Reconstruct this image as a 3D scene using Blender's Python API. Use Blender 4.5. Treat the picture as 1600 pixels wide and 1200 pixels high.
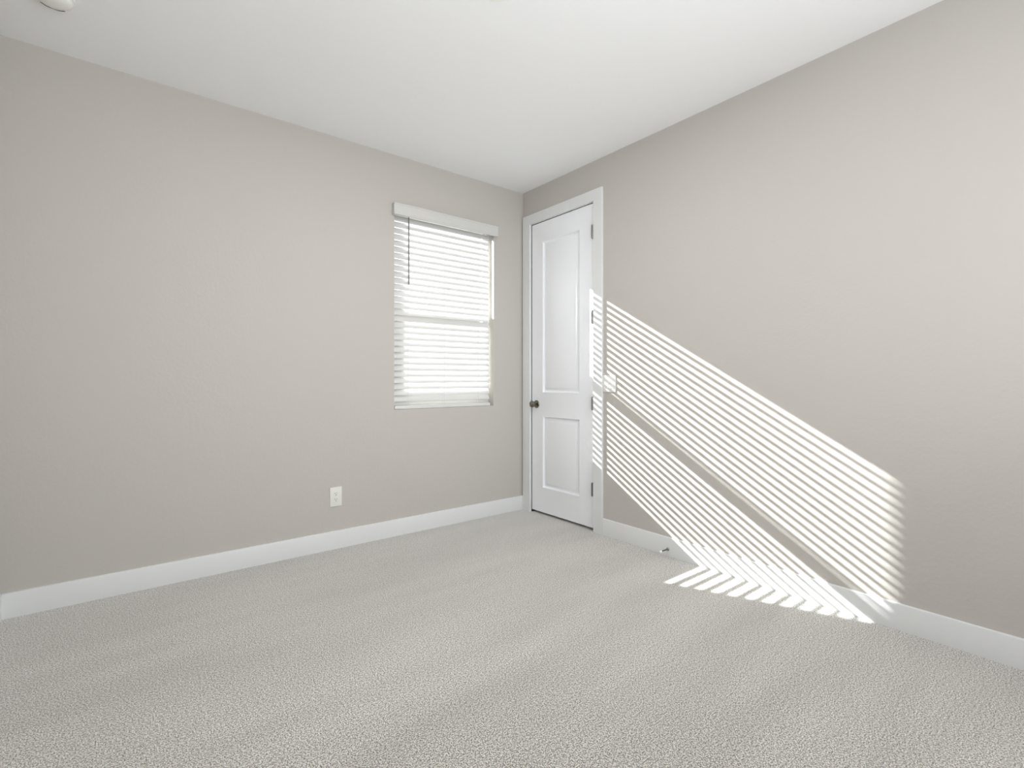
import bpy, bmesh, math
from mathutils import Vector, Matrix

for o in list(bpy.data.objects):
    bpy.data.objects.remove(o, do_unlink=True)
C = bpy.context.scene.collection
scene = bpy.context.scene

# ---------------------------------------------------------------- camera
# world: x runs along the window wall (corner at x=0), y runs into the window wall (wall face at y=0), z up
F_PX, YAW, CY = 771.3, 0.89959, 592.89
cam_d = bpy.data.cameras.new('camera')
cam_d.sensor_width = 36.0
cam_d.lens = 36.0 * F_PX / 1600.0
cam_d.shift_y = -(600.0 - CY) / 1600.0
cam_d.clip_start = 0.05
cam = bpy.data.objects.new('camera', cam_d)
C.objects.link(cam)
cam.location = (-2.7466, -3.3046, 1.1242)
cam.rotation_euler = (math.pi / 2, 0, YAW - math.pi / 2)
scene.camera = cam

# ---------------------------------------------------------------- view, world, sun, daylight
vs = scene.view_settings
vs.view_transform = 'Standard'
vs.look = 'None'
vs.exposure = 0.0
vs.gamma = 1.0
vs.use_curve_mapping = False
scene.cycles.use_denoising = True
scene.cycles.max_bounces = 16
scene.cycles.diffuse_bounces = 10
scene.cycles.transparent_max_bounces = 16
scene.cycles.sample_clamp_indirect = 8.0
scene.cycles.caustics_reflective = False
scene.cycles.caustics_refractive = False

SKY, GROUND = 1.6, 1.4
world = bpy.data.worlds.new('world')
scene.world = world
world.use_nodes = True
wn, wl = world.node_tree.nodes, world.node_tree.links
wn.clear()
w_out = wn.new('ShaderNodeOutputWorld')
w_bg = wn.new('ShaderNodeBackground')
w_tc = wn.new('ShaderNodeTexCoord')
w_sep = wn.new('ShaderNodeSeparateXYZ')
w_mr = wn.new('ShaderNodeMapRange')
w_mr.inputs['From Min'].default_value = -0.03
w_mr.inputs['From Max'].default_value = 0.03
w_mix = wn.new('ShaderNodeMix')
w_mix.data_type = 'RGBA'
w_mix.inputs[6].default_value = (GROUND, GROUND * 0.985, GROUND * 0.97, 1)
w_mix.inputs[7].default_value = (SKY * 0.96, SKY * 0.99, SKY * 1.03, 1)
wl.new(w_tc.outputs['Generated'], w_sep.inputs[0])
wl.new(w_sep.outputs['Z'], w_mr.inputs['Value'])
wl.new(w_mr.outputs[0], w_mix.inputs[0])
wl.new(w_mix.outputs[2], w_bg.inputs['Color'])
wl.new(w_bg.outputs[0], w_out.inputs['Surface'])

SUN_DIR = Vector((1.0, -2.44, -1.476)).normalized()
sun_d = bpy.data.lights.new('sun', 'SUN')
sun_d.energy = 42.0
sun_d.angle = math.radians(0.53)
sun_d.color = (1.0, 0.99, 0.975)
sun = bpy.data.objects.new('sun', sun_d)
C.objects.link(sun)
sun.location = (-4, 10, 8)
sun.rotation_euler = SUN_DIR.to_track_quat('-Z', 'Y').to_euler()


def portal(name, loc, direction, sx, sy):
    d = bpy.data.lights.new(name, 'AREA')
    d.shape = 'RECTANGLE'
    d.size, d.size_y = sx, sy
    d.cycles.is_portal = True
    o = bpy.data.objects.new(name, d)
    C.objects.link(o)
    o.location = loc
    o.rotation_euler = Vector(direction).to_track_quat('-Z', 'Z').to_euler()
    return o


# ---------------------------------------------------------------- room sizes
H = 2.74                 # ceiling
XL = -3.194              # side wall with the left corner
YB = -3.95               # wall behind the camera
BB_H, BB_T = 0.118, 0.0142
WX0, WX1, WZ0, WZ1 = -1.203, -0.317, 0.907, 2.400     # window opening
WALL_T = 0.17
DY0, DY1, DZ1 = -0.113, -0.820, 2.437                 # door opening
RWX0, RWX1, RWZ0, RWZ1 = -2.85, -0.35, 0.60, 2.35     # added, unseen window behind the camera

portal('portal_window', ((WX0 + WX1) / 2, 0.215, (WZ0 + WZ1) / 2), (0, -1, 0), 0.92, 1.56)
portal('portal_rear', ((RWX0 + RWX1) / 2, YB - 0.16, (RWZ0 + RWZ1) / 2), (0, 1, 0), RWX1 - RWX0, RWZ1 - RWZ0)



def area(name, loc, direction, sx, sy, energy, col=(1, 1, 1)):
    d = bpy.data.lights.new(name, 'AREA')
    d.shape = 'RECTANGLE'
    d.size, d.size_y = sx, sy
    d.energy = energy
    d.color = col
    o = bpy.data.objects.new(name, d)
    C.objects.link(o)
    o.location = loc
    o.rotation_euler = Vector(direction).to_track_quat('-Z', 'Z').to_euler()
    return o


# added fill lamps in the assumed window behind the camera: level and tilted upwards
E_LEFT, E_RIGHT, E_LEFT_UP, E_RIGHT_UP = 0.0, 18.5, 44.0, 3.0
for nm, px_, tilt, e_ in (('fill_left', -2.2, 0.0, E_LEFT), ('fill_right', -1.0, 0.0, E_RIGHT),
                          ('fill_left_up', -2.2, 1.2, E_LEFT_UP), ('fill_right_up', -1.0, 1.2, E_RIGHT_UP)):
    area(nm, (px_, YB + 0.01, (RWZ0 + RWZ1) / 2), (0, 1, tilt), 1.1, RWZ1 - RWZ0, e_, (0.98, 0.99, 1.0))

# ---------------------------------------------------------------- materials
def new_mat(name):
    m = bpy.data.materials.new(name)
    m.use_nodes = True
    nt = m.node_tree
    nt.nodes.clear()
    out = nt.nodes.new('ShaderNodeOutputMaterial')
    b = nt.nodes.new('ShaderNodeBsdfPrincipled')
    nt.links.new(b.outputs[0], out.inputs['Surface'])
    return m, nt, b, out


def coords(nt, scale=(1, 1, 1), rot=(0, 0, 0)):
    tc = nt.nodes.new('ShaderNodeTexCoord')
    mp = nt.nodes.new('ShaderNodeMapping')
    mp.inputs['Scale'].default_value = scale
    mp.inputs['Rotation'].default_value = rot
    nt.links.new(tc.outputs['Object'], mp.inputs['Vector'])
    return mp.outputs['Vector']


def noise(nt, vec, scale, detail=2.0, rough=0.5):
    n = nt.nodes.new('ShaderNodeTexNoise')
    n.inputs['Scale'].default_value = scale
    n.inputs['Detail'].default_value = detail
    n.inputs['Roughness'].default_value = rough
    nt.links.new(vec, n.inputs['Vector'])
    return n.outputs['Fac']


def bump(nt, b, h, strength, dist):
    bp = nt.nodes.new('ShaderNodeBump')
    bp.inputs['Strength'].default_value = strength
    bp.inputs['Distance'].default_value = dist
    nt.links.new(h, bp.inputs['Height'])
    nt.links.new(bp.outputs[0], b.inputs['Normal'])


def paint(name, col, rough=0.6, bscale=0, bstr=0.0, bdist=0.002, spec=0.5):
    m, nt, b, _ = new_mat(name)
    b.inputs['Base Color'].default_value = (*col, 1)
    b.inputs['Roughness'].default_value = rough
    b.inputs['Specular IOR Level'].default_value = spec
    v = coords(nt)
    n = noise(nt, v, bscale or 40.0, 3.0, 0.55)
    # faint unevenness of the paint
    r = nt.nodes.new('ShaderNodeMapRange')
    r.inputs['To Min'].default_value = max(0.0, rough - 0.04)
    r.inputs['To Max'].default_value = min(1.0, rough + 0.04)
    nt.links.new(n, r.inputs['Value'])
    nt.links.new(r.outputs[0], b.inputs['Roughness'])
    if bstr:
        bump(nt, b, n, bstr, bdist)
    return m


M = {}
M['wall'] = paint('wall_paint', (0.525, 0.503, 0.477), 0.75, 55.0, 0.35, 0.0025, 0.3)
M['ceiling'] = paint('ceiling_paint', (0.87, 0.88, 0.895), 0.85, 60.0, 0.2, 0.002, 0.2)
M['trim'] = paint('trim_paint', (0.735, 0.75, 0.76), 0.4, 20.0, 0.02)
M['door'] = paint('door_paint', (0.87, 0.89, 0.93), 0.35, 20.0, 0.02)
M['blind'] = paint('blind_vinyl', (0.69, 0.69, 0.685), 0.4, 20.0, 0.0)
M['vinyl'] = paint('window_vinyl', (0.80, 0.80, 0.78), 0.45, 20.0, 0.0)
M['valance'] = paint('valance_vinyl_shaded', (0.62, 0.62, 0.61), 0.5, 20.0, 0.0)  # blind vinyl again, with the valance's duller lighting put into the colour
M['plastic'] = paint('white_plastic', (0.78, 0.78, 0.75), 0.35, 20.0, 0.0)
M['detector'] = paint('detector_plastic', (0.82, 0.82, 0.80), 0.4, 20.0, 0.0)
M['dark'] = paint('dark_slot', (0.03, 0.03, 0.03), 0.6, 20.0, 0.0)
M['wand'] = paint('wand_plastic_backlit', (0.18, 0.18, 0.18), 0.3, 20.0, 0.0)  # pale wand whose dark look against the window is put into the colour
M['rubber'] = paint('white_rubber', (0.75, 0.75, 0.73), 0.7, 20.0, 0.0)
M['stucco'] = paint('stucco', (0.50, 0.46, 0.41), 0.9, 90.0, 0.6, 0.004, 0.2)
M['dirt'] = paint('gravel', (0.42, 0.37, 0.31), 0.95, 60.0, 0.8, 0.01, 0.1)


def metal(name, col, rough):
    m, nt, b, _ = new_mat(name)
    b.inputs['Base Color'].default_value = (*col, 1)
    b.inputs['Metallic'].default_value = 1.0
    n = noise(nt, coords(nt, (1, 1, 12)), 60.0, 2.0)
    r = nt.nodes.new('ShaderNodeMapRange')
    r.inputs['To Min'].default_value = rough - 0.06
    r.inputs['To Max'].default_value = rough + 0.06
    nt.links.new(n, r.inputs['Value'])
    nt.links.new(r.outputs[0], b.inputs['Roughness'])
    return m


M['nickel'] = metal('satin_nickel', (0.20, 0.19, 0.155), 0.2)
M['hinge'] = metal('hinge_nickel', (0.22, 0.22, 0.22), 0.35)

# carpet: cut pile speckle plus the lay of the pile left by the vacuum cleaner
m, nt, b, out = new_mat('carpet')
v = coords(nt)
fine = noise(nt, v, 240.0, 2.0, 0.75)
med = noise(nt, v, 120.0, 2.0, 0.6)
add = nt.nodes.new('ShaderNodeMath'); add.operation = 'MULTIPLY_ADD'
add.inputs[1].default_value = 0.75
nt.links.new(fine, add.inputs[0])
sc = nt.nodes.new('ShaderNodeMath'); sc.operation = 'MULTIPLY'
sc.inputs[1].default_value = 0.25
nt.links.new(med, sc.inputs[0])
nt.links.new(sc.outputs[0], add.inputs[2])
ramp = nt.nodes.new('ShaderNodeValToRGB')
e = ramp.color_ramp.elements
e[0].position = 0.42; e[0].color = (0.07, 0.065, 0.056, 1)
e[1].position = 0.57; e[1].color = (0.90, 0.87, 0.82, 1)
mid = e.new(0.485); mid.color = (0.40, 0.378, 0.342, 1)
nt.links.new(add.outputs[0], ramp.inputs[0])
lay = noise(nt, coords(nt, (0.45, 2.4, 1.0), (0, 0, math.radians(10))), 1.6, 2.0, 0.55)
lr = nt.nodes.new('ShaderNodeMapRange')
lr.inputs['From Min'].default_value = 0.35
lr.inputs['From Max'].default_value = 0.65
lr.inputs['To Min'].default_value = 0.90
lr.inputs['To Max'].default_value = 1.08
nt.links.new(lay, lr.inputs['Value'])
mul = nt.nodes.new('ShaderNodeVectorMath'); mul.operation = 'SCALE'
nt.links.new(ramp.outputs[0], mul.inputs[0])
nt.links.new(lr.outputs[0], mul.inputs['Scale'])
nt.links.new(mul.outputs[0], b.inputs['Base Color'])
b.inputs['Roughness'].default_value = 0.95
b.inputs['Specular IOR Level'].default_value = 0.1
b.inputs['Sheen Weight'].default_value = 1.0
b.inputs['Sheen Roughness'].default_value = 0.45
bump(nt, b, add.outputs[0], 0.9, 0.006)
M['carpet'] = m

# window glass: lets daylight straight through, reflects a little
m = bpy.data.materials.new('glass')
m.use_nodes = True
nt = m.node_tree
nt.nodes.clear()
go = nt.nodes.new('ShaderNodeOutputMaterial')
gm = nt.nodes.new('ShaderNodeMixShader')
gt = nt.nodes.new('ShaderNodeBsdfTransparent')
gt.inputs['Color'].default_value = (0.94, 0.96, 0.95, 1)
gg = nt.nodes.new('ShaderNodeBsdfGlossy')
gg.inputs['Roughness'].default_value = 0.02
gf = nt.nodes.new('ShaderNodeFresnel')
gf.inputs['IOR'].default_value = 1.45
nt.links.new(gf.outputs[0], gm.inputs[0])
nt.links.new(gt.outputs[0], gm.inputs[1])
nt.links.new(gg.outputs[0], gm.inputs[2])
nt.links.new(gm.outputs[0], go.inputs['Surface'])
M['glass'] = m

# diffuser of the ceiling light
m, nt, b, out = new_mat('light_diffuser')
b.inputs['Base Color'].default_value = (0.9, 0.88, 0.84, 1)
b.inputs['Emission Color'].default_value = (1.0, 0.975, 0.94, 1)
b.inputs['Emission Strength'].default_value = 390.0
M['lamp'] = m


# ---------------------------------------------------------------- geometry helpers
def add_box(bm, x0, x1, y0, y1, z0, z1, bev=0.0):
    x0, x1 = sorted((x0, x1)); y0, y1 = sorted((y0, y1)); z0, z1 = sorted((z0, z1))
    t = bmesh.new()
    bmesh.ops.create_cube(t, size=1.0)
    for v in t.verts:
        v.co = Vector((x0 + (v.co.x + .5) * (x1 - x0), y0 + (v.co.y + .5) * (y1 - y0), z0 + (v.co.z + .5) * (z1 - z0)))
    if bev:
        bmesh.ops.bevel(t, geom=t.edges[:] + t.verts[:], offset=bev, segments=2, affect='EDGES', profile=0.6)
    merge(bm, t)


def merge(bm, t, mat=None):
    if mat is not None:
        bmesh.ops.transform(t, matrix=mat, verts=t.verts)
    vm = {}
    for v in t.verts:
        vm[v] = bm.verts.new(v.co)
    for f in t.faces:
        nf = bm.faces.new([vm[v] for v in f.verts])
        nf.smooth = f.smooth
    t.free()


def frame_to(axis, origin):
    """matrix that sends local z to axis"""
    return Matrix.Translation(Vector(origin)) @ Vector(axis).to_track_quat('Z', 'Y').to_matrix().to_4x4()


def add_lathe(bm, prof, origin, axis, seg=32):
    """prof: list of (radius, height along axis)"""
    t = bmesh.new()
    rings = []
    for r, h in prof:
        if r < 1e-6:
            rings.append([t.verts.new((0, 0, h))])
        else:
            rings.append([t.verts.new((r * math.cos(2 * math.pi * i / seg), r * math.sin(2 * math.pi * i / seg), h)) for i in range(seg)])
    for a, c in zip(rings, rings[1:]):
        for i in range(seg):
            j = (i + 1) % seg
            if len(a) == 1 and len(c) == 1:
                continue
            if len(a) == 1:
                f = t.faces.new([a[0], c[i], c[j]])
            elif len(c) == 1:
                f = t.faces.new([a[i], a[j], c[0]])
            else:
                f = t.faces.new([a[i], a[j], c[j], c[i]])
            f.smooth = True
    for ring, flip in ((rings[0], True), (rings[-1], False)):
        if len(ring) > 1:
            t.faces.new(ring[::-1] if flip else ring)
    bmesh.ops.recalc_face_normals(t, faces=t.faces[:])
    merge(bm, t, frame_to(axis, origin))


def make(name, bm, mat, parent=None, **props):
    me = bpy.data.meshes.new(name)
    bmesh.ops.recalc_face_normals(bm, faces=bm.faces[:])
    bm.to_mesh(me)
    bm.free()
    me.materials.append(M[mat])
    try:
        me.set_sharp_from_angle(angle=math.radians(35))
    except Exception:
        pass
    o = bpy.data.objects.new(name, me)
    C.objects.link(o)
    if parent is not None:
        o.parent = parent
        o.matrix_parent_inverse = Matrix.Translation(-Vector(parent.location))
    for k, val in props.items():
        o[k] = val
    return o


def thing(name, loc, **props):
    o = bpy.data.objects.new(name, None)
    o.empty_display_size = 0.05
    C.objects.link(o)
    o.location = loc
    for k, val in props.items():
        o[k] = val
    return o


def boxes(*bs, bev=0.0):
    bm = bmesh.new()
    for q in bs:
        add_box(bm, *q, bev=bev)
    return bm


# ---------------------------------------------------------------- room shell
make('floor', boxes((XL - 0.15, 0.25, YB - 0.15, 0.17, -0.12, 0.0)), 'carpet', kind='structure')
make('ceiling', boxes((XL - 0.15, 0.25, YB - 0.15, 0.17, H, H + 0.15)), 'ceiling', kind='structure')


def holed_wall(u0, u1, v0, v1, hu0, hu1, hv0, hv1, w0, w1, place):
    """one seamless slab with a rectangular hole; place(u, v, w) -> xyz"""
    bm = bmesh.new()
    us = [u0, hu0, hu1, u1]
    vs_ = [v0, hv0, hv1, v1]
    g = {}
    for k, w in enumerate((w0, w1)):
        for i, u in enumerate(us):
            for j, vv in enumerate(vs_):
                g[i, j, k] = bm.verts.new(place(u, vv, w))
    for k in (0, 1):
        for i in range(3):
            for j in range(3):
                if (i, j) == (1, 1) or (hv0 <= v0 and (i, j) == (1, 0)):
                    continue
                bm.faces.new([g[i, j, k], g[i + 1, j, k], g[i + 1, j + 1, k], g[i, j + 1, k]])
    # reveals
    for (a, c) in (((1, 1), (2, 1)), ((2, 1), (2, 2)), ((2, 2), (1, 2)), ((1, 2), (1, 1))):
        bm.faces.new([g[(*a, 0)], g[(*c, 0)], g[(*c, 1)], g[(*a, 1)]])
    # outer rim
    rim = [(0, 0), (1, 0), (2, 0), (3, 0), (3, 1), (3, 2), (3, 3), (2, 3), (1, 3), (0, 3), (0, 2), (0, 1)]
    for a, c in zip(rim, rim[1:] + rim[:1]):
        bm.faces.new([g[(*a, 0)], g[(*c, 0)], g[(*c, 1)], g[(*a, 1)]])
    return bm


make('wall_left', holed_wall(XL - 0.15, 0.0, 0.0, H, WX0, WX1, WZ0, WZ1, 0.0, WALL_T, lambda u, v_, w: (u, w, v_)), 'wall', kind='structure')
# stucco build-out around the window on the outside face
sx = 0.042
make('trim_1', boxes((WX0 - 0.10, WX0 + sx, WALL_T, WALL_T + 0.03, WZ0 - 0.10, WZ1 + 0.10),
                     (WX1, WX1 + 0.10, WALL_T, WALL_T + 0.03, WZ0 - 0.10, WZ1 + 0.10),
                     (WX0 + sx, WX1, WALL_T, WALL_T + 0.03, WZ1, WZ1 + 0.10),
                     (WX0 + sx, WX1, WALL_T, WALL_T + 0.03, WZ0 - 0.10, WZ0)), 'stucco', kind='structure')

# door wall: the opening is a recess that the frame and the leaf fill
bm = bmesh.new()
T = 0.15
g = {}
ys = [YB - 0.15, DY1, DY0, 0.0]
zs = [0.0, DZ1, H]
for i, y in enumerate(ys):
    for j, z in enumerate(zs):
        g[i, j] = bm.verts.new((0, y, z))
for i in range(3):
    for j in range(2):
        if (i, j) == (1, 0):
            continue
        bm.faces.new([g[i, j], g[i + 1, j], g[i + 1, j + 1], g[i, j + 1]])
a0, a1 = g[1, 0], g[2, 0]
b0, b1 = g[1, 1], g[2, 1]
d = [bm.verts.new((0.12, y, z)) for y, z in ((DY1, 0), (DY0, 0), (DY0, DZ1), (DY1, DZ1))]
bm.faces.new([a0, d[0], d[3], b0])
bm.faces.new([a1, b1, d[2], d[1]])
bm.faces.new([b0, d[3], d[2], b1])
bm.faces.new(d)
add_box(bm, 0.13, T, YB - 0.15, 0.0, 0.0, H)
make('wall_right', bm, 'wall', kind='structure')
make('wall_side', boxes((XL - 0.15, XL, YB - 0.15, 0.0, 0.0, H)), 'wall', kind='structure')
make('wall_back', holed_wall(XL, 0.0, 0.0, H, RWX0, RWX1, RWZ0, RWZ1, YB, YB - 0.15, lambda u, v_, w: (u, w, v_)), 'wall', kind='structure')


def baseboard(name, p, q, nrm, h=BB_H, t=BB_T):
    """board from p to q (xy), standing off the wall towards nrm, with an eased top edge"""
    bm = bmesh.new()
    prof = [(0, 0), (t, 0), (t, h - 0.006), (t - 0.0015, h - 0.002), (t - 0.005, h), (0, h)]
    ring = []
    for P in (p, q):
        ring.append([bm.verts.new((P[0] + nrm[0] * a, P[1] + nrm[1] * a, z)) for a, z in prof])
    n = len(prof)
    for i in range(n):
        j = (i + 1) % n
        bm.faces.new([ring[0][i], ring[1][i], ring[1][j], ring[0][j]])
    bm.faces.new(ring[0]); bm.faces.new(ring[1][::-1])
    return make(name, bm, 'trim', kind='structure')


CW = 0.085           # casing width
baseboard('baseboard_left', (XL + BB_T, 0), (0, 0), (0, -1))
baseboard('baseboard_right', (0, DY1 - 0.008 - CW), (0, YB), (-1, 0))
baseboard('baseboard_side', (XL, 0), (XL, YB), (1, 0))
baseboard('baseboard_back', (XL + BB_T, YB), (-BB_T, YB), (0, 1))

# ---------------------------------------------------------------- window 1
win = thing('window_1', ((WX0 + WX1) / 2, 0.10, WZ0), kind='structure')
FY0, FY1 = 0.075, 0.135
GX0, GX1 = -1.152, -0.352       # glass sight lines
GZ0, GZ1, GZ2, GZ3 = 1.062, 1.624, 1.672, 2.348


def ring_boxes(x0, x1, z0, z1, ix0, ix1, iz0, iz1, y0, y1, bev=0.002):
    return boxes((x0, ix0, y0, y1, z0, z1), (ix1, x1, y0, y1, z0, z1), (ix0, ix1, y0, y1, z0, iz0), (ix0, ix1, y0, y1, iz1, z1), bev=bev)


make('window_frame', ring_boxes(WX0, WX1, WZ0, WZ1, WX0 + 0.026, WX1 - 0.018, WZ0 + 0.045, WZ1 - 0.045, FY0, FY1), 'vinyl', win)
s = make('lower_sash', ring_boxes(WX0 + 0.026, WX1 - 0.018, WZ0 + 0.045, GZ2, GX0, -0.371, GZ0, GZ1, FY0 + 0.004, FY0 + 0.030), 'vinyl', win)
make('pane', boxes((GX0, -0.371, FY0 + 0.015, FY0 + 0.018, GZ0, GZ1)), 'glass', s)
make('sash_lock', boxes((-0.79, -0.73, FY0 - 0.006, FY0 + 0.004, GZ1 + 0.012, GZ1 + 0.034), bev=0.003), 'vinyl', s)
s = make('upper_sash', ring_boxes(WX0 + 0.026, WX1 - 0.018, GZ1 + 0.006, WZ1 - 0.045, GX0, GX1, GZ2 - 0.006, GZ3, FY0 + 0.032, FY0 + 0.056), 'vinyl', win)
make('pane', boxes((GX0, GX1, FY0 + 0.042, FY0 + 0.045, GZ2 - 0.006, GZ3)), 'glass', s)

# ---------------------------------------------------------------- added, unseen window behind the camera, an opening for the fill light
w2 = thing('window_added', ((RWX0 + RWX1) / 2, YB - 0.1, RWZ0), kind='structure')
cx = (RWX0 + RWX1) / 2
make('window_frame', boxes((RWX0, RWX0 + 0.05, YB - 0.14, YB - 0.07, RWZ0, RWZ1), (RWX1 - 0.05, RWX1, YB - 0.14, YB - 0.07, RWZ0, RWZ1),
                           (cx - 0.03, cx + 0.03, YB - 0.14, YB - 0.07, RWZ0, RWZ1),
                           (RWX0 + 0.05, RWX1 - 0.05, YB - 0.14, YB - 0.07, RWZ0, RWZ0 + 0.05), (RWX0 + 0.05, RWX1 - 0.05, YB - 0.14, YB - 0.07, RWZ1 - 0.05, RWZ1)), 'vinyl', w2)
make('pane', boxes((RWX0 + 0.05, cx - 0.03, YB - 0.11, YB - 0.106, RWZ0 + 0.05, RWZ1 - 0.05)), 'glass', w2)
make('pane', boxes((cx + 0.03, RWX1 - 0.05, YB - 0.11, YB - 0.106, RWZ0 + 0.05, RWZ1 - 0.05)), 'glass', w2)

# ---------------------------------------------------------------- blind
SX0, SX1 = -1.194, -0.345
blind = thing('window_blind', ((SX0 + SX1) / 2, 0.03, WZ0),
              label='white horizontal slat blind, fully lowered, over the only window', category='window blind')
PITCH, SY, SW, ST = 0.0453, 0.036, 0.050, 0.0028
TILT = math.radians(63.0)
bm = bmesh.new()
z = 0.985
n_sl = 0
while z < 2.325:
    t = bmesh.new()
    ring = []
    K = 8
    for xx in (SX0, SX1):
        top, bot = [], []
        for k in range(K + 1):
            u = -SW / 2 + SW * k / K
            crown = 0.0022 * (1 - (2 * u / SW) ** 2)
            th = ST if 0 < k < K else ST * 0.6
            top.append((xx, u, crown + th / 2)); bot.append((xx, u, crown - th / 2))
        ring.append([t.verts.new(p) for p in top + bot[::-1]])
    n = len(ring[0])
    for i in range(n):
        j = (i + 1) % n
        t.faces.new([ring[0][i], ring[1][i], ring[1][j], ring[0][j]])
    t.faces.new(ring[0]); t.faces.new(ring[1][::-1])
    merge(bm, t, Matrix.Translation((0, SY, z)) @ Matrix.Rotation(TILT, 4, 'X'))
    z += PITCH
    n_sl += 1
make('slats', bm, 'blind', blind)
make('headrail', boxes((SX0, SX1, 0.012, 0.062, 2.347, 2.397), bev=0.002), 'blind', blind)
# moulded valance with side returns
bm = bmesh.new()
VX0, VX1, VZ0, VZ1 = -1.222, -0.301, 2.303, 2.386
prof = [(-0.030, VZ0), (-0.043, VZ0), (-0.045, VZ0 + 0.004), (-0.045, VZ0 + 0.010), (-0.041, VZ0 + 0.014), (-0.041, VZ1 - 0.014),
        (-0.045, VZ1 - 0.010), (-0.046, VZ1 - 0.003), (-0.043, VZ1), (-0.030, VZ1)]
ring = [[bm.verts.new((xx, y, zz)) for y, zz in prof] for xx in (VX0, VX1)]
n = len(prof)
for i in range(n):
    j = (i + 1) % n
    bm.faces.new([ring[0][i], ring[1][i], ring[1][j], ring[0][j]])
bm.faces.new(ring[0]); bm.faces.new(ring[1][::-1])
add_box(bm, VX0, VX0 + 0.012, -0.032, -0.001, VZ0 + 0.002, VZ1 - 0.002, 0.001)
add_box(bm, VX1 - 0.012, VX1, -0.032, -0.001, VZ0 + 0.002, VZ1 - 0.002, 0.001)
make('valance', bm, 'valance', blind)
make('bottom_rail', boxes((SX0, SX1, SY - 0.027, SY + 0.025, WZ0 + 0.001, WZ0 + 0.026), bev=0.003), 'blind', blind)
for cxx in (-1.085, -0.775, -0.455):
    bm = bmesh.new()
    for yy in (SY - (SW / 2) * math.cos(TILT) - 0.0025, SY + (SW / 2) * math.cos(TILT) + 0.0025):
        add_lathe(bm, [(0.0008, 0), (0.0008, 2.35 - WZ0 - 0.026)], (cxx, yy, WZ0 + 0.026), (0, 0, 1), 6)
    zz = 0.985
    while zz < 2.325:
        add_lathe(bm, [(0.0005, 0), (0.0005, SW + 0.003)], (cxx, SY - (SW / 2 + 0.0015) * math.cos(TILT) + 0.003, zz - (SW / 2 + 0.0015) * math.sin(TILT) - 0.002), (0, math.cos(TILT), math.sin(TILT)), 4)
        zz += PITCH
    make('ladder_cord', bm, 'blind', blind)
bm = bmesh.new()
add_lathe(bm, [(0, 0), (0.005, 0.0), (0.005, 0.05), (0.0046, 0.055), (0.0046, 0.49), (0.002, 0.495), (0.002, 0.51), (0, 0.51)], (-1.094, -0.012, 1.818), (0, 0, 1), 6)
w = make('tilt_wand', bm, 'wand', blind, label='thin pale tilt wand, its backlit grey painted in')
bm = bmesh.new()
add_lathe(bm, [(0.0012, 0), (0.0012, 0.045)], (-1.094, -0.012, 2.326), (0, 0.75, 0.66), 6)
make('wand_hook', bm, 'wand', w)

# ---------------------------------------------------------------- door
door = thing('door_1', (0.0, (DY0 + DY1) / 2, 0.0), kind='structure')
# casing and jamb
RV = 0.006                                    # reveal
CT = 0.016
iy0, iy1, iz1 = DY0 + RV, DY1 - RV, DZ1 + RV
oy0, oy1, oz1 = -0.0145, iy1 - CW, iz1 + CW
oz1 = 2.523
bm = bmesh.new()
def casing_piece(bm, pts):
    """pts: four yz corners; eased box standing off the wall"""
    lo = [bm.verts.new((-0.0002, y, z)) for y, z in pts]
    cyy = sum(p[0] for p in pts) / 4; czz = sum(p[1] for p in pts) / 4
    def ins(p, a):
        return (p[0] + a * (1 if p[0] < cyy else -1), p[1] + (0 if p[1] < 0.01 else a * (1 if p[1] < czz else -1)))
    m1 = [bm.verts.new((-CT + 0.0015, y, z)) for y, z in pts]
    hi = [bm.verts.new((-CT, *ins(p, 0.0015))) for p in pts]
    for A, B in ((lo, m1), (m1, hi)):
        for i in range(4):
            j = (i + 1) % 4
            bm.faces.new([A[i], A[j], B[j], B[i]])
    bm.faces.new(hi); bm.faces.new(lo[::-1])
casing_piece(bm, [(iy0, 0), (oy0, 0), (oy0, iz1), (iy0, iz1)])
casing_piece(bm, [(iy1, 0), (oy1, 0), (oy1, iz1), (iy1, iz1)])
casing_piece(bm, [(oy1, iz1), (oy0, iz1), (oy0, oz1), (oy1, oz1)])
make('casing', bm, 'trim', door)
JT = 0.012
bm = boxes((-0.0005, 0.12, DY0 - 0.0, DY0 + 0.010, 0, DZ1 + 0.010), (-0.0005, 0.12, DY1 - 0.010, DY1, 0, DZ1 + 0.010),
           (-0.0005, 0.12, DY1, DY0, DZ1, DZ1 + 0.010),
           (0.048, 0.06, DY0 - 0.012, DY0, 0, DZ1), (0.048, 0.06, DY1, DY1 + 0.012, 0, DZ1), (0.048, 0.06, DY1, DY0, DZ1 - 0.012, DZ1))
make('jamb', bm, 'trim', door)

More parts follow.
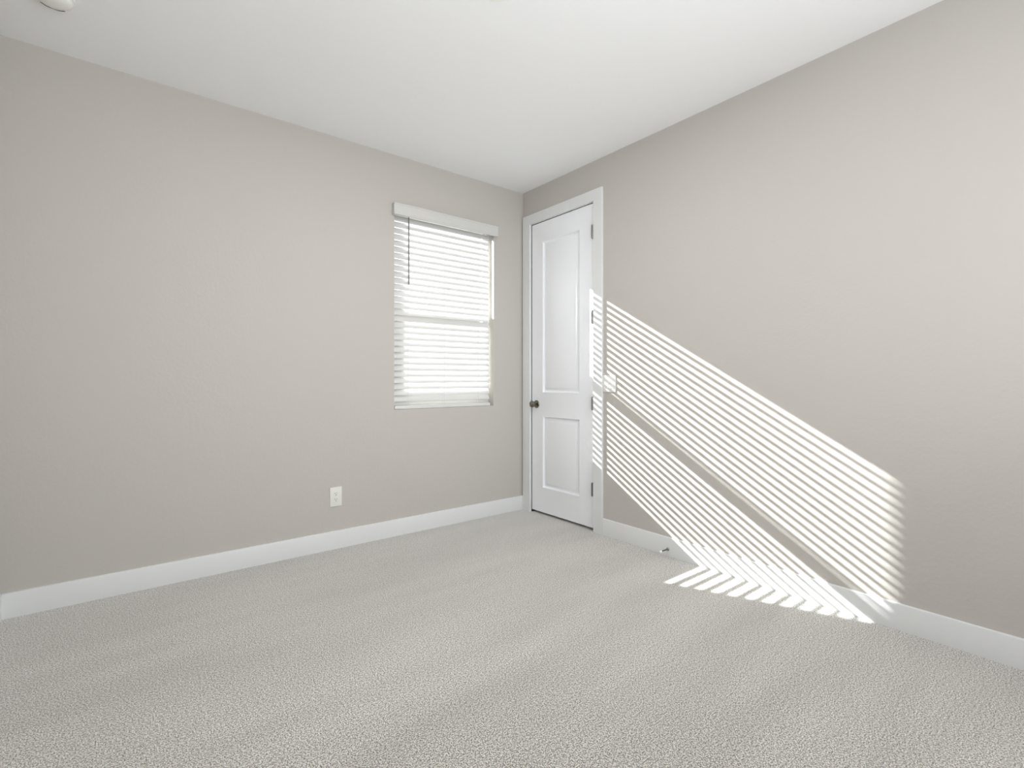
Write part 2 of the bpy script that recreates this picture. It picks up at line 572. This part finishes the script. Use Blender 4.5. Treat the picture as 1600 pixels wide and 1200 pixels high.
# leaf: two moulded panels pressed into the face
LY0, LY1, LZ0, LZ1 = DY1 + 0.003, DY0 - 0.0045, 0.021, DZ1 - 0.004
FX = 0.004                                    # face of the leaf
panels = [(-0.677, -0.247, 0.222, 0.823), (-0.677, -0.247, 1.012, 2.272)]
rings_p = [(0.0, 0.0), (0.003, -0.002), (0.008, 0.0), (0.013, 0.014), (0.018, 0.0165), (0.022, 0.0165), (0.045, 0.003), (0.048, 0.002)]
bm = bmesh.new()
ysl = [LY0, -0.677, -0.247, LY1]
zsl = [LZ0, 0.222, 0.823, 1.012, 2.272, LZ1]
gv = {}
for i, y in enumerate(ysl):
    for j, z in enumerate(zsl):
        gv[i, j] = bm.verts.new((FX, y, z))
for i in range(3):
    for j in range(5):
        if i == 1 and j in (1, 3):
            prev = [gv[i, j], gv[i + 1, j], gv[i + 1, j + 1], gv[i, j + 1]]
            y0, y1, z0, z1 = ysl[i], ysl[i + 1], zsl[j], zsl[j + 1]
            for off, dep in rings_p[1:]:
                cur = [bm.verts.new((FX + dep, *p)) for p in ((y0 + off, z0 + off), (y1 - off, z0 + off), (y1 - off, z1 - off), (y0 + off, z1 - off))]
                for k in range(4):
                    l = (k + 1) % 4
                    bm.faces.new([prev[k], prev[l], cur[l], cur[k]])
                prev = cur
            bm.faces.new(prev)
        else:
            bm.faces.new([gv[i, j], gv[i + 1, j], gv[i + 1, j + 1], gv[i, j + 1]])
bk = [bm.verts.new((FX + 0.036, y, z)) for y, z in ((LY0, LZ0), (LY1, LZ0), (LY1, LZ1), (LY0, LZ1))]
bm.faces.new(bk)
bm.faces.new([gv[0, 0], gv[1, 0], gv[2, 0], gv[3, 0], bk[1], bk[0]])
bm.faces.new([gv[0, 5], gv[1, 5], gv[2, 5], gv[3, 5], bk[2], bk[3]])
bm.faces.new([gv[0, j] for j in range(6)] + [bk[3], bk[0]])
bm.faces.new([gv[3, j] for j in range(6)] + [bk[2], bk[1]])
leaf = make('door_leaf', bm, 'door', door)
for zc in (2.218, 1.585, 0.947, 0.311):
    bm = bmesh.new()
    hy = DY1 + 0.003
    hh = 0.048
    add_lathe(bm, [(0, -hh - 0.004), (0.003, -hh - 0.004), (0.0045, -hh), (0.0088, -hh + 0.0005), (0.0088, -hh + 0.019), (0.0058, -hh + 0.0195), (0.0088, -hh + 0.02),
                   (0.0088, hh - 0.02), (0.0058, hh - 0.0195), (0.0088, hh - 0.019), (0.0088, hh - 0.0005), (0.0045, hh), (0.003, hh + 0.004), (0, hh + 0.004)],
              (-0.012, hy, zc), (0, 0, 1), 16)
    add_box(bm, -0.008, 0.0035, hy - 0.002, hy + 0.003, zc - hh, zc + hh)
    make('hinge', bm, 'hinge', door)
# knob with its round rose, on the latch side
KY, KZ = -0.176, 0.917
bm = bmesh.new()
add_lathe(bm, [(0, -0.001), (0.033, -0.001), (0.033, 0.004), (0.030, 0.008), (0.018, 0.010), (0.012, 0.014), (0.0105, 0.030), (0.013, 0.034),
               (0.024, 0.038), (0.0275, 0.045), (0.0275, 0.052), (0.024, 0.060), (0.012, 0.064), (0, 0.065)],
          (FX, KY, KZ), (-1, 0, 0), 40)
make('door_knob', bm, 'nickel', leaf)
bm = bmesh.new()
add_box(bm, -0.0012, 0.030, DY0 - 0.0012, DY0 + 0.0004, KZ - 0.028, KZ + 0.028, 0.0004)
add_box(bm, -0.0015, 0.0002, DY0 - 0.001, DY0 + 0.006, KZ - 0.028, KZ + 0.028, 0.0004)
make('strike_plate', bm, 'nickel', door)

# ---------------------------------------------------------------- electrical outlet
OX, OZ = -1.6215, 0.3445
outlet = thing('wall_outlet', (OX, 0.0, OZ), label='white duplex power outlet low on the window wall', category='power outlet')
bm = bmesh.new()
add_box(bm, OX - 0.039, OX + 0.039, -0.0065, 0.0, OZ - 0.0635, OZ + 0.0635, 0.0025)
make('cover_plate', bm, 'plastic', outlet)
for dz in (0.0195, -0.0195):
    bm = bmesh.new()
    t = bmesh.new()
    pts = []
    for k in range(28):
        a = 2 * math.pi * k / 28
        pts.append((max(-0.0145, min(0.0145, 0.0175 * math.cos(a))), 0.0145 * math.sin(a)))
    A = [t.verts.new((OX + p[0], -0.006, OZ + dz + p[1])) for p in pts]
    B = [t.verts.new((OX + p[0], -0.0082, OZ + dz + p[1])) for p in pts]
    for i in range(28):
        j = (i + 1) % 28
        t.faces.new([A[i], A[j], B[j], B[i]])
    t.faces.new(B)
    merge(bm, t)
    rec = make('receptacle', bm, 'plastic', outlet)
    bm = boxes((OX - 0.0075, OX - 0.0052, -0.0085, -0.008, OZ + dz - 0.001, OZ + dz + 0.0085),
               (OX + 0.0052, OX + 0.0072, -0.0085, -0.008, OZ + dz, OZ + dz + 0.0075))
    add_lathe(bm, [(0.0027, 0), (0.0027, 0.0005)], (OX, -0.008, OZ + dz - 0.0075), (0, -1, 0), 12)
    make('slots', bm, 'dark', rec)
bm = bmesh.new()
add_lathe(bm, [(0.0030, 0), (0.0026, 0.0012), (0, 0.0015)], (OX, -0.0064, OZ), (0, -1, 0), 14)
make('screw', bm, 'plastic', outlet)

# ---------------------------------------------------------------- light switch
SYc, SZ = -0.9805, 1.0945
sy_out = oy1 - 0.001
sw = thing('light_switch', (0, SYc, SZ), label='white double rocker light switch beside the door casing', category='light switch')
make('cover_plate', boxes((-0.0065, 0.0, sy_out - 0.116, sy_out, SZ - 0.061, SZ + 0.061), bev=0.0025), 'plastic', sw)
for k in (-1, 1):
    yc = sy_out - 0.058 + k * 0.023
    bm = bmesh.new()
    vv = [bm.verts.new(p) for p in (
        (-0.006, yc - 0.0165, SZ - 0.033), (-0.006, yc + 0.0165, SZ - 0.033), (-0.006, yc + 0.0165, SZ + 0.033), (-0.006, yc - 0.0165, SZ + 0.033),
        (-0.0105, yc - 0.0155, SZ - 0.032), (-0.0105, yc + 0.0155, SZ - 0.032), (-0.0072, yc + 0.0155, SZ + 0.032), (-0.0072, yc - 0.0155, SZ + 0.032))]
    for q in ((0, 1, 5, 4), (1, 2, 6, 5), (2, 3, 7, 6), (3, 0, 4, 7), (4, 5, 6, 7)):
        bm.faces.new([vv[i] for i in q])
    make('rocker', bm, 'plastic', sw)

# ---------------------------------------------------------------- door stop
stop = thing('door_stop', (-BB_T, -1.460, 0.044), label='small metal door stop with white tip screwed to the right baseboard', category='door stop')
bm = bmesh.new()
add_lathe(bm, [(0, -0.0005), (0.0095, 0), (0.0095, 0.003), (0.006, 0.007), (0.0045, 0.010), (0.0038, 0.066), (0.0058, 0.068), (0.0058, 0.072), (0, 0.072)], (-BB_T, -1.460, 0.044), (-1, 0, 0.0), 24)
make('stop_rod', bm, 'nickel', stop)
bm = bmesh.new()
add_lathe(bm, [(0, 0.070), (0.0072, 0.070), (0.008, 0.074), (0.0072, 0.082), (0.005, 0.085), (0, 0.085)], (-BB_T, -1.460, 0.044), (-1, 0, 0.0), 24)
make('rubber_tip', bm, 'rubber', stop, label='white rubber tip')

# ---------------------------------------------------------------- smoke detector
DX, DY = -2.965, -0.500
det = thing('smoke_detector', (DX, DY, H), label='white round smoke detector on the ceiling, cut by the top edge', category='smoke detector')
bm = bmesh.new()
add_lathe(bm, [(0, -0.001), (0.070, -0.001), (0.070, 0.010), (0.066, 0.014), (0, 0.014)], (DX, DY, H), (0, 0, -1), 48)
make('base', bm, 'detector', det)
bm = bmesh.new()
add_lathe(bm, [(0.060, 0.013), (0.064, 0.016), (0.064, 0.026), (0.058, 0.036), (0.045, 0.043), (0.02, 0.046), (0, 0.0465)], (DX, DY, H), (0, 0, -1), 48)
make('cover', bm, 'detector', det)
bm = bmesh.new()
for k in range(-9, 10):
    a = math.radians(96 + k * 4.6)
    for rr, hz in ((0.0505, 0.0408), (0.0560, 0.0375), (0.0612, 0.0311)):
        t = bmesh.new()
        bmesh.ops.create_cube(t, size=1.0)
        bmesh.ops.transform(t, matrix=Matrix.Translation((DX, DY, H)) @ Matrix.Rotation(a, 4, 'Z') @ Matrix.Translation((rr, 0, -hz)) @ Matrix.Diagonal((0.0034, 0.0022, 0.0022, 1)), verts=t.verts)
        merge(bm, t)
make('vent', bm, 'dark', det)

# ---------------------------------------------------------------- recessed ceiling light
CLX, CLY = -1.530, -1.683
cl = thing('ceiling_light', (CLX, CLY, H), label='round warm recessed light in the ceiling at the top edge', category='ceiling light')
bm = bmesh.new()
add_lathe(bm, [(0.066, 0.001), (0.068, 0.004), (0.080, 0.004), (0.084, 0.001), (0.084, -0.001), (0.066, -0.001)], (CLX, CLY, H), (0, 0, -1), 48)
make('trim_ring', bm, 'detector', cl)
bm = bmesh.new()
add_lathe(bm, [(0, 0.0005), (0.068, 0.0005), (0.068, 0.0012), (0, 0.0025)], (CLX, CLY, H), (0, 0, -1), 48)
make('diffuser', bm, 'lamp', cl)

# ---------------------------------------------------------------- outside the window
make('ground_outside', boxes((-7, 5, 0.21, 3.2, -0.35, -0.20)), 'dirt', kind='structure')
make('wall_outside', boxes((-7, 5, 3.2, 3.4, -0.35, 2.05), bev=0.01), 'stucco', kind='structure')
